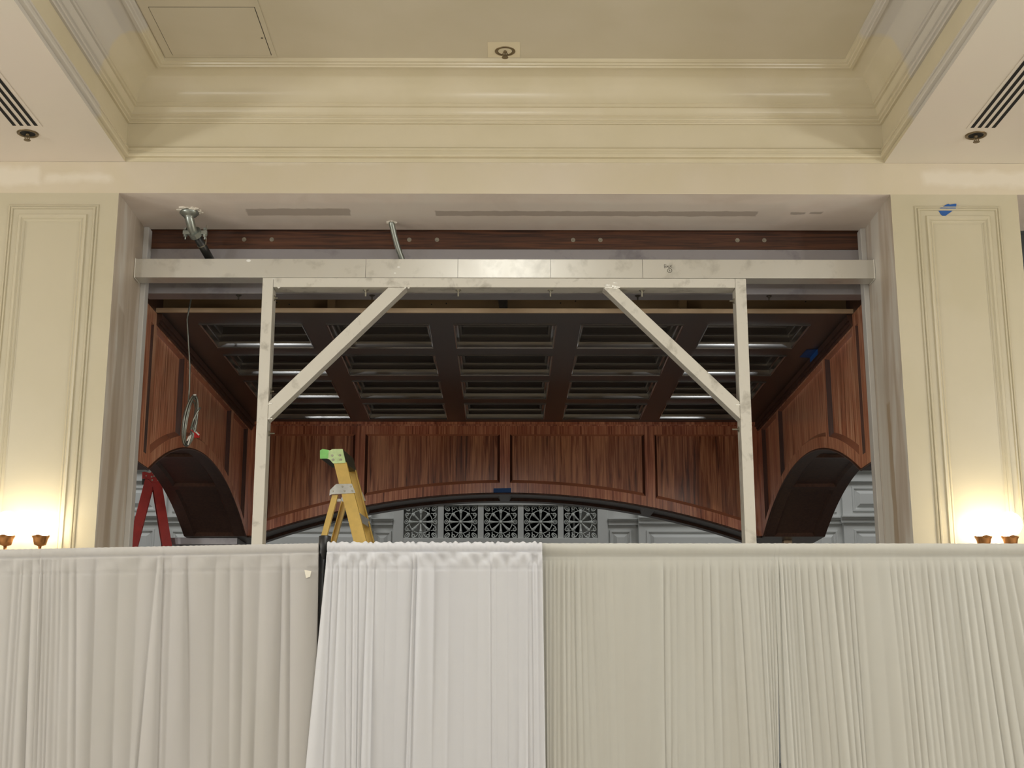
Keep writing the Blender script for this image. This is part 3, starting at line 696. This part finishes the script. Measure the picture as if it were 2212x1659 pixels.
# ------------------------------------------------------------------ ladders (local frame: X across the A, Y width, Z up)
def ladder(name, loc, rz, label, mrail, mcap, mend, apx, topz, fs, rs, fw, rw, hinge, width=.47, mplate='alug'):
    root = empty(name, loc, label, 'ladder', rz=rz)
    # front rails: outer edge line x = apx + fs*(topz-z)
    def rail(nm, xtop, sl, w_, ytop, inner, ztop, parent):
        mb = MB(); x = lambda z: xtop+sl*(ztop-z)
        z0 = 0.0
        poly = [(x(ztop), ztop), (x(ztop)+w_, ztop), (x(z0)+w_, z0), (x(z0), z0)]
        mb.prismY(poly, min(ytop, ytop+inner*.006), max(ytop, ytop+inner*.006))
        for a in (0, w_-.006):
            pl = [(x(ztop)+a, ztop), (x(ztop)+a+.006, ztop), (x(z0)+a+.006, z0), (x(z0)+a, z0)]
            y0, y1 = ytop+inner*.006, ytop+inner*.042
            mb.prismY(pl, min(y0, y1), max(y0, y1))
        return mb.build(nm, M[mrail], parent)
    for y, inn in ((0, 1), (width, -1)):
        rail('front_rail', apx, fs, fw, y, inn, topz-.12, root)
        rail('rear_rail', hinge[0], -rs, rw, y+inn*.02, inn, hinge[1], root)
    z = .3
    while z < topz-.35:
        mb = MB(); xx = apx+fs*(topz-.12-z); mb.box(xx+.006, xx+fw-.002, .012, width-.012, z, z+.022); mb.box(xx+fw-.012, xx+fw-.002, .012, width-.012, z-.05, z)
        mb.build('step', M['alug'], root); z += .305
    z = .5
    while z < hinge[1]-.4:
        mb = MB(); xx = hinge[0]-rs*(hinge[1]-z); mb.tube([(xx+rw/2, .03, z), (xx+rw/2, width-.03, z)], .012, 8); mb.build('rear_brace', M[mrail], root); z += .9
    cp = [(apx-.125, topz-.007), (apx-.103, topz), (apx-.033, topz-.012), (apx-.014, topz), (apx+.083, topz), (apx+.116, topz-.13), (apx+.0, topz-.134), (apx-.037, topz-.095), (apx-.067, topz-.086), (apx-.122, topz-.086)]
    mb = MB(); mb.prismY(cp, .004, width+.01); cap = mb.build('top_cap', M[mcap], root, bevel=.003)
    mb = MB(); mb.prismY(cp, -.012, .003); mb.build('cap_end_plate', M[mend], cap)
    if mend == 'lime':
        mb = MB(); mb.prismY([(apx-.127, topz-.012), (apx-.105, topz+.003), (apx-.045, topz-.008), (apx-.05, topz-.088), (apx-.124, topz-.088)], -.014, -.0121); mb.build('green_tape', M['lime_tape'], cap)
    for x, z in ((apx-.01, topz-.06), (apx+.062, topz-.058), (apx+.0, topz-.10), (apx+.072, topz-.10)):
        mb = MB(); mb.tube([(x, -.012, z), (x, -.02, z)], .010, 10); mb.build('rivet', M['bolt'], cap)
    # spreader bracket
    for y in (-.006, width+.002):
        bz = hinge[1]+.01; fx = apx+fs*(topz-.12-bz)
        mb = MB(); mb.prismY([(hinge[0]-.02, bz-.02), (hinge[0]-.016, bz+.03), (hinge[0]+.04, bz+.085), (fx+fw-.02, bz+.085), (fx+fw+.015, bz), (hinge[0]+.0, bz-.01)], y-.003, y+.003)
        br = mb.build('bracket', M[mplate], root)
        if y < 0:
            for x, z in ((fx+.01, bz+.06), (fx+fw-.03, bz+.06), (fx+.03, bz+.02), (fx+fw-.015, bz+.02), (hinge[0]+.01, bz+.02)):
                mb = MB(); mb.tube([(x, -.008, z), (x, -.016, z)], .009, 10); mb.build('rivet', M['bolt'], br)
    return root
lx = -1.5
L1 = ladder('step_ladder', (lx, 12.6, 0), -.10, 'yellow fibreglass stepladder with pale green cap in front of the wooden canopy wall', 'yellow', 'capdark', 'lime', -.077, 3.965, .282, .245, .117, .052, (-.085, 3.545))
mb = MB(); mb.sphere((-.03, .05, 3.50), .03, 14, 8, (1, .2, .5)); mb.build('sticker', M['white'], L1)
ladder('step_ladder', (-4.39, 17.0, 0), .25, 'tall red stepladder outside the left arch of the wooden canopy', 'red', 'capdark', 'red', .03, 4.50, .215, .19, .115, .115, (-.055, 4.42))

# ------------------------------------------------------------------ ceiling fittings
def sprinkler():
    root = empty('sprinkler_head', (0, 0, 0), '', 'sprinkler', 'ceiling sprinkler heads')
    mb = MB(); mb.lathe([(.085, 0), (.084, -.006), (.074, -.010), (.064, -.008), (.060, -.003)], n=36); mb.build('escutcheon', M['bronze'], root, True)
    mb = MB(); mb.lathe([(.0601, -.003), (.052, -.0015), (.0001, -.001)], n=30); mb.build('cup', M['void'], root)
    mb = MB(); mb.tube([(0, 0, -.002), (0, 0, -.018)], .014, 10)
    for s in (-1, 1): mb.tube([(s*.012, 0, -.015), (s*.021, 0, -.03), (s*.018, 0, -.045), (0, 0, -.055)], .004, 6)
    mb.tube([(0, 0, -.02), (0, 0, -.05)], .0035, 6); mb.build('frame_arms', M['bronze'], root, True)
    mb = MB(); mb.lathe([(.0001, -.055), (.026, -.056), (.027, -.060), (.0001, -.061)], n=20); mb.build('deflector', M['bronze'], root)
    return root
s0 = sprinkler()
for i, (p_, lab) in enumerate(((atZ(60, 288, 6.13), 'bronze sprinkler head by the left linear air grille'), (atZ(2108, 292, 6.13), 'bronze sprinkler head by the right linear air grille'), (atZ(1091, 110, 6.90), 'bronze sprinkler head in the raised middle ceiling'))):
    o = s0 if i == 0 else copy_tree(s0); o.location = p_; o['label'] = lab
mb = MB(); mb.box(-.145, .12, 10.33, 10.60, 6.8975, 6.8995); o = mb.build('patch_plate', paint('patch_paint', srgb(222, 209, 178), srgb(226, 214, 184), .5), bevel=.0008)
tag(o, 'square cream patch around the middle ceiling sprinkler', 'plate')
def diffuser(xs, x0, x1, label):
    root = empty('linear_air_grille', ((x0+x1)/2, 8.9, 6.13), label, 'air grille')
    mb = MB(); mb.box(x0, x1, 7.4, 10.275, 6.1255, 6.1295); local(mb, root).build('frame', M['ring'], root)
    for x in xs:
        mb = MB(); mb.box(x-.0135, x+.0135, 7.42, 10.25, 6.1235, 6.1252); local(mb, root).build('slot', M['void'], root)
diffuser([-3.715, -3.77, -3.828, -3.886], -3.925, -3.672, 'linear ceiling air grille with four black slots on the left side')
diffuser([3.710, 3.766, 3.822, 3.879], 3.672, 3.918, 'linear ceiling air grille with four black slots on the right side')
ap = empty('ceiling_access_panel', (-2.36, 10.15, 6.9), 'flush cream access panel in the ceiling by the left cornice', 'access panel')
mb = MB(); mb.box(-2.82, -1.895, 9.60, 10.595, 6.891, 6.8995); local(mb, ap).build('frame', M['ceil'], ap, bevel=.002)
mb = MB(); mb.box(-2.752, -1.931, 9.752, 10.556, 6.8900, 6.8912); local(mb, ap).build('gap', M['darkbolt'], ap)
mb = MB(); mb.box(-2.748, -1.937, 9.756, 10.552, 6.8885, 6.8905); local(mb, ap).build('door', M['ceil'], ap)
mb = MB(); mb.tube([(-1.96, 10.25, 6.889), (-1.96, 10.25, 6.886)], .009, 10); local(mb, ap).build('latch', M['darkbolt'], ap)

# ------------------------------------------------------------------ wall sconces
def sconce(x0, x1, label):
    xm = (x0+x1)/2; root = empty('wall_sconce', (xm, 11.0, 2.75), label, 'wall lamp', 'twin globe wall sconces')
    mb = MB(); k = len(mb.v); mb.lathe([(.001, .03), (.05, .03), (.065, .018), (.07, 0)], n=24); mb.xform(Matrix.Translation((xm, 10.998, 2.75)) @ Matrix.Rotation(PI/2, 4, 'X') @ Matrix.Diagonal((1, 1.6, 1, 1)))
    local(mb, root).build('back_plate', M['brass'], root, True)
    for x in (x0, x1):
        mb = MB(); mb.tube([(xm, 10.96, 2.74), (xm+(x-xm)*.4, 10.88, 2.70), (xm+(x-xm)*.85, 10.82, 2.73), (x, 10.8, 2.80), (x, 10.8, 2.87)], [.012, .012, .011, .010, .014], 10)
        arm = local(mb, root).build('arm', M['brass'], root, True)
        mb = MB(); mb.lathe([(.016, -.045), (.045, -.035), (.052, -.01), (.056, .012), (.068, .032)], (x, 10.8, 2.905), 40, .007); mb.lathe([(.066, .030), (.05, .008), (.02, .0)], (x, 10.8, 2.905), 40)
        local(mb, root).build('fitter', M['brass'], root, True)
        mb = MB(); mb.sphere((x, 10.8, 3.035), .098, 28, 18); local(mb, root).build('globe', M['globe'], root, True)
sconce(-3.878, -3.609, 'lit twin-globe brass wall sconce on the left pillar')
sconce(3.735, 3.944, 'lit twin-globe brass wall sconce on the right pillar')

# ------------------------------------------------------------------ blue tape
def tape(poly, Y, name_label):
    mb = MB(); mb.prismY([(atY(px, py, Y).x, atY(px, py, Y).z) for px, py in poly], Y-.0015, Y)
    o = mb.build('masking_tape', M['blue']); tag(o, name_label, 'tape', 'strips of blue masking tape'); return o
tape([(2027, 455), (2030, 450), (2048, 440), (2052, 442), (2062, 440), (2066, 440), (2065, 450), (2040, 468), (2036, 466), (2032, 463)], 10.988, 'torn blue masking tape on the right cream pillar')
tape([(1066, 1055), (1104, 1054), (1104, 1067), (1066, 1068)], CY1-.001, 'blue masking tape at the crown of the far wooden arch')
mb = MB(); a = (CXI-.053, 13.75, 5.25)
mb.add([(CXI-.0515, 13.86, 5.257), (CXI-.0515, 14.22, 5.257), (CXI-.0515, 14.22, 5.205), (CXI-.0515, 13.86, 5.202), (CXI-.053, 13.86, 5.257), (CXI-.053, 14.22, 5.257), (CXI-.053, 14.22, 5.205), (CXI-.053, 13.86, 5.202)], [(0, 1, 2, 3), (7, 6, 5, 4), (0, 4, 5, 1), (2, 6, 7, 3), (1, 5, 6, 2), (0, 3, 7, 4)])
mb.add([(CXI-.0530, 13.86, 5.2565), (CXI-.0530, 14.22, 5.2565), (CXI-.17, 14.20, 5.2565), (CXI-.16, 13.88, 5.2565)], [(0, 1, 2, 3)])
o = mb.build('masking_tape', M['blue']); tag(o, 'blue masking tape where the right wood wall meets the dark ceiling', 'tape', 'strips of blue masking tape')

# ------------------------------------------------------------------ pipe and drape
def drape_Y(px):  # drape line kinks back towards the left beyond the upright
    return 7.2 if px >= 700 else 7.2+.3*(700-px)/700
TOPZ = 2.455
def smooth(a, b, x):
    t_ = min(1, max(0, (x-a)/(b-a))); return t_*t_*(3-2*t_)
def make_drape(lines, name, label, mat, header, amp, xstep=2.6, yoff=0.0, seed=1, ruffle=.0, zjit=0.0, k=.20, expo=.95, crease=0.0):
    """lines: [(px at the rod, px at the bottom of the frame, sharpness 0..1)] valleys between pleats"""
    rr = random.Random(seed); rod = .030
    cols = []
    for (a0, b0, s0_), (a1, b1, s1_) in zip(lines, lines[1:]):
        wpx = max(a1-a0, b1-b0, 1); n = max(4, int(wpx/xstep)); hgt = rr.uniform(.5, 1.25); sway = rr.uniform(-.9, .9); vary = (rr.uniform(.15, .4), rr.uniform(0, 6.3), rr.uniform(2.2, 4.5))
        skew = rr.uniform(.35, .65)
        for i in range(n):
            u = i/n; cols.append((a0+(a1-a0)*u, b0+(b1-b0)*u, u, wpx, hgt, skew, s0_*(1-u)+s1_*u, sway, vary))
    cols.append((lines[-1][0], lines[-1][1], 0, lines[-1][0]-lines[-2][0], 0, .5, lines[-1][2], 0, (0, 0, 1)))
    ph = [rr.uniform(0, 6.3) for _ in range(8)]
    rows = []
    for th in (-70, -40, -10, 15, 40, 65, 90, 112, 130): rows.append(('rod', th, None))
    hz = .057 if header == 'tight' else .135
    zs = []
    z = TOPZ-.055
    while z > TOPZ-hz-.03: zs.append(z); z -= .010
    step = .02
    while z > 1.25: zs.append(z); z -= step; step = min(.05, step*1.1)
    while z > .04: zs.append(z); z -= .16
    zs.append(.03)
    for z in zs: rows.append(('hang', z, None))
    mb = MB(); nC = len(cols)
    for kind, val, _ in rows:
        for (pt, pb, u, wpx, hgt, skew0, sh, sway, vary) in cols:
            dp = 0 if kind == 'rod' else TOPZ-val
            skew = min(.82, max(.18, skew0+sway*.28*(dp-.4)))
            wm = wpx*7.2/3000
            us = u/skew*.5 if u < skew else .5+(u-skew)/(1-skew)*.5
            bulge = (math.sin(PI*us) if us > 0 else 0)
            bulge = bulge**expo*hgt*min(wm*k*(.12+.88*sh**1.4), amp)*(1+vary[0]*math.sin(vary[1]+dp*vary[2]))
            wob = sum(math.sin(pt*.021*(j+1)+ph[j]) for j in range(3))/3
            if kind == 'rod':
                th = math.radians(val); z = TOPZ-rod+rod*math.cos(th); yb = -rod*math.sin(th)
                fine = ruffle*(math.sin(pt*.55+ph[3]+1.5*math.sin(pt*.07))*.5+.5)*max(0, math.cos(th*.6))
                yb -= bulge*.10*max(0, math.sin(th))+fine*math.sin(th); z += fine*math.cos(th)
                f_ = 0
            else:
                z = val; dpt = TOPZ-z
                if header == 'tight':
                    pin = smooth(.052, .066, dpt)
                    yb = -rod*.75*(1-pin)-.010*pin-.010*smooth(.066, .12, dpt)
                    yb -= bulge*smooth(.05, .16, dpt)
                    yb -= .0035*math.exp(-((dpt-.074)/.006)**2)
                else:
                    g = smooth(.03, .16, dpt)
                    yb = -rod*.98-.004
                    yb -= bulge*(.30+.70*g)
                    # pocket of the header: soft diagonal crumples, pinch at the seam
                    hd_ = math.exp(-((dpt-.075)/.045)**2)
                    yb -= ruffle*2.4*hd_*(math.sin(pt*.085+dpt*34+ph[4]+2*math.sin(pt*.017))+.55*math.sin(pt*.19-dpt*48+ph[5]))
                    yb += .004*math.exp(-((dpt-hz)/.004)**2)
                yb -= .008*wob*smooth(0, .5, dpt)
                yb -= .006*math.sin(pt*.013+dpt*2.1+ph[6])*smooth(.1, .8, dpt)
                yb -= crease*(math.exp(-((dpt-.33)/.006)**2)*.6+math.exp(-((dpt-.70-.004*math.sin(pt*.02))/.006)**2))
            # horizontal place
            py = 1174+(TOPZ-z)/(TOPZ-1.332)*485
            tt = min(1.25, max(0, (py-1200)/459)); px = pt+(pb-pt)*tt
            Y = drape_Y(px)+yoff
            P_ = atY(px, py, Y)
            zz = z if kind == 'rod' or z > .2 else z
            mb.v.append((P_.x, Y+yb, zz+(zjit*math.sin(pt*.37+ph[7])*(math.sin(pt*.11)) if kind == 'rod' and val < 60 else 0)))
    for r_ in range(len(rows)-1):
        for c in range(nC-1): mb.f.append((r_*nC+c, r_*nC+c+1, (r_+1)*nC+c+1, (r_+1)*nC+c)); mb.mi.append(0)
    o = mb.build(name, mat, smooth=True); tag(o, label, 'drape', 'white drapes of the hall screen')
    sol = o.modifiers.new('thickness', 'SOLIDIFY'); sol.thickness = .0012; sol.offset = 1
    return o
def fan(a, b, n, d0, d1, sh=.6, seed=3, jit=.3):
    q = random.Random(seed); out = []
    for i in range(n):
        u = (i+q.uniform(-jit, jit)*(0 < i < n-1))/(n-1) if n > 1 else 0
        out.append((a+(b-a)*u, a+(b-a)*u+d0+(d1-d0)*u, sh*q.uniform(.5, 1.3)))
    return out
D0 = [(-90, -80, .3), (-40, -35, .3), (0, -14, .3), (36, 10, .4), (50, 22, .8), (57, 32, .6), (76, 58, .9), (104, 84, .9)]
D1 = [(92, 70, .9), (98, 84, 1), (107, 94, .7), (117, 101, .9), (127, 116, .8), (137, 126, .9), (154, 150, .6), (170, 168, .9), (212, 198, .3), (262, 246, .35), (304, 284, .4), (345, 300, .95), (357, 345, .95), (376, 360, .5), (408, 412, .7), (470, 458, .5), (500, 498, .75), (529, 522, .9), (566, 550, .5), (612, 602, .95), (628, 627, .8), (690, 684, .25)]
D2 = [(708, 662, .6), (722, 700, 1), (735, 716, .8), (749, 748, 1), (764, 760, .8), (777, 772, .8), (795, 780, .9), (812, 802, .9), (836, 826, .5), (860, 850, .4), (893, 877, 1), (902, 888, 1), (940, 934, .3), (972, 966, .25), (1004, 1000, .2), (1032, 1030, .25), (1060, 1062, .8), (1072, 1074, .5), (1096, 1098, .6), (1118, 1120, .4), (1141, 1141, 1), (1150, 1152, .8), (1160, 1166, .8), (1171, 1178, .6)]
D3 = [(1166, 1174, .9), (1174, 1180, .9), (1183, 1184, 1), (1192, 1192, .5), (1200, 1201, 1), (1211, 1212, .5), (1221, 1224, 1), (1232, 1234, .5), (1241, 1248, .9), (1252, 1262, .5), (1264, 1276, .5), (1278, 1292, .4), (1290, 1304, .5), (1304, 1316, .4), (1322, 1334, .3), (1345, 1350, .12), (1372, 1374, .12), (1404, 1404, .2), (1432, 1438, .8), (1447, 1450, .4), (1461, 1464, .5), (1480, 1482, .5), (1498, 1504, .6), (1516, 1522, .7), (1532, 1544, .8), (1550, 1562, .7), (1564, 1578, .5), (1580, 1598, .7), (1594, 1620, .8), (1608, 1636, .6), (1622, 1648, .5), (1634, 1660, .8), (1646, 1668, .9), (1656, 1674, .9), (1664, 1677, .8), (1676, 1681, .8)]
D4 = [(1671, 1686, .8), (1680, 1700, 1), (1688, 1716, 1), (1696, 1724, .8), (1704, 1732, .9), (1714, 1742, .8), (1724, 1758, .9), (1742, 1778, .8), (1760, 1796, .9), (1776, 1812, .7), (1793, 1836, .8), (1810, 1850, .7), (1826, 1862, .9), (1838, 1870, .9), (1856, 1890, .2), (1890, 1926, .15), (1918, 1962, .9), (1932, 1976, .6), (1946, 1990, .8), (1958, 2006, .6), (1970, 2020, .8), (1984, 2034, .6), (1998, 2046, .8), (2012, 2064, .6), (2026, 2082, .8), (2042, 2098, .6), (2056, 2112, .8), (2072, 2130, .7), (2088, 2150, .6), (2104, 2170, .8), (2122, 2192, .6), (2140, 2214, .7), (2158, 2240, .5), (2176, 2262, .7), (2200, 2290, .5), (2240, 2330, .5), (2290, 2370, .5)]
make_drape(D0, 'fabric_drape', 'ivory drape at the left end, edge overlapped beside a narrow slit', M['drape_cream'], 'pocket', .030, k=.28, seed=11, ruffle=.0018, yoff=.004)
d1 = make_drape(D1, 'fabric_drape', 'ivory drape with wide soft folds left of the black upright', M['drape_cream'], 'pocket', .045, seed=12, ruffle=.0016, k=.28)
make_drape(D2, 'fabric_drape', 'bright white satin drape with gathered top right of the black upright', M['drape_satin'], 'pocket', .045, k=.27, crease=.0016, seed=13, ruffle=.0042, zjit=.006, yoff=-.03)
make_drape(D3, 'fabric_drape', 'ivory drape with fine pleats and smooth rod top, right of the satin one', M['drape_ivory'], 'tight', .030, seed=14, ruffle=.0008, zjit=.001, k=.26)
make_drape(D4, 'fabric_drape', 'ivory drape with fanning pleats at the right end', M['drape_ivory'], 'tight', .032, seed=15, ruffle=.0008, zjit=.001, k=.26)
mb = MB(); q = atY(663, 1238, 7.14); mb.add([(q.x-.016, 7.158, q.z+.018), (q.x+.02, 7.158, q.z+.012), (q.x+.015, 7.154, q.z-.018), (q.x-.006, 7.154, q.z-.024), (q.x-.016, 7.159, q.z+.018), (q.x+.02, 7.159, q.z+.012), (q.x+.015, 7.155, q.z-.018), (q.x-.006, 7.155, q.z-.024)], [(0, 1, 2, 3), (7, 6, 5, 4), (0, 4, 5, 1), (1, 5, 6, 2), (2, 6, 7, 3), (3, 7, 4, 0)])
o = mb.build('care_tag', M['tag'], d1)
up = empty('drape_upright', (-.937, 7.2, 0), 'black metal upright pole carrying the crossbars, showing in the gap left of the satin drape', 'pole')
mb = MB(); mb.tube([(0, 0, 0), (0, 0, 2.40)], .026, 20); mb.build('pole', M['black'], up, True)
mb = MB(); mb.tube([(.002, 0, 2.37), (.002, 0, 2.39), (.004, 0, 2.42), (.004, 0, 2.492)], [.026, .027, .031, .031], 20); cp_ = mb.build('collar', M['black'], up, True)
mb = MB(); mb.tube([(.004, 0, 2.4925), (.004, 0, 2.495)], .022, 16); mb.build('cap', M['void'], cp_)
mb = MB(); mb.box(-.25, .25, -.25, .25, 0, .008); mb.build('base_plate', M['black'], up)
cbs = ((-90, 690, 'crossbar hidden in the pockets of the left ivory drapes'), (712, 2300, 'crossbar hidden in the pockets of the satin and right ivory drapes'))
for a, b, lab in cbs:
    A_ = atY(a, 1190, drape_Y(a)); B_ = atY(b, 1190, drape_Y(b)); mb = MB(); mb.tube([(A_.x, A_.y+.004, TOPZ-.031), (B_.x, B_.y+.004, TOPZ-.031)], .019, 14)
    mb.v = [(x-up.location[0], y-up.location[1], z) for x, y, z in mb.v]; mb.build('crossbar', M['alug'], up, smooth=True)

# ------------------------------------------------------------------ lights
def point(name, loc, power, color, rad=.25):
    l = bpy.data.lights.new(name, 'POINT'); l.energy = power; l.color = color; l.shadow_soft_size = rad
    o = bpy.data.objects.new(name, l); o.location = loc; col.objects.link(o); return o
def area(name, loc, rot, sx, sy, power, color):
    l = bpy.data.lights.new(name, 'AREA'); l.shape = 'RECTANGLE'; l.size = sx; l.size_y = sy; l.energy = power; l.color = color
    o = bpy.data.objects.new(name, l); o.location = loc; o.rotation_euler = rot; col.objects.link(o); return o
WARM = (.97, .985, .98)
point('chandelier_lamp', (0, 4.6, 5.75), 120, WARM, .3)
point('side_lamp_left', (-9.4, 5.0, 3.4), 560, WARM, .6)
point('side_lamp_right', (9.4, 5.0, 3.4), 560, WARM, .6)
point('side_lamp_left', (-6.8, 5.0, 4.6), 270, WARM, .25)
point('side_lamp_right', (6.8, 5.0, 4.6), 270, WARM, .25)
point('side_lamp_left', (-4.4, 1.0, 4.6), 210, WARM, .1)
point('side_lamp_right', (4.4, 1.0, 4.6), 210, WARM, .1)
point('hall_lamp', (0, -5, 5.6), 50, WARM, .4)  # unseen fill light added behind the camera
for x in (-.22, .2):
    o = area('ceiling_downlight', (x, 7.15, 6.88), (0, 0, 0), .16, .16, 26, WARM)
area('lobby_light', (-6, 21, 10.6), (0, 0, 0), 4, 4, 320, (1, 1, .985))
area('lobby_light', (6, 21, 10.6), (0, 0, 0), 4, 4, 320, (1, 1, .985))
w = bpy.data.worlds.new('world'); sc.world = w; w.use_nodes = True
w.node_tree.nodes['Background'].inputs[0].default_value = (.9, .93, 1, 1); w.node_tree.nodes['Background'].inputs[1].default_value = .02
sc.view_settings.view_transform = 'Standard'; sc.view_settings.look = 'None'; sc.view_settings.gamma = 1; sc.view_settings.exposure = -0.32
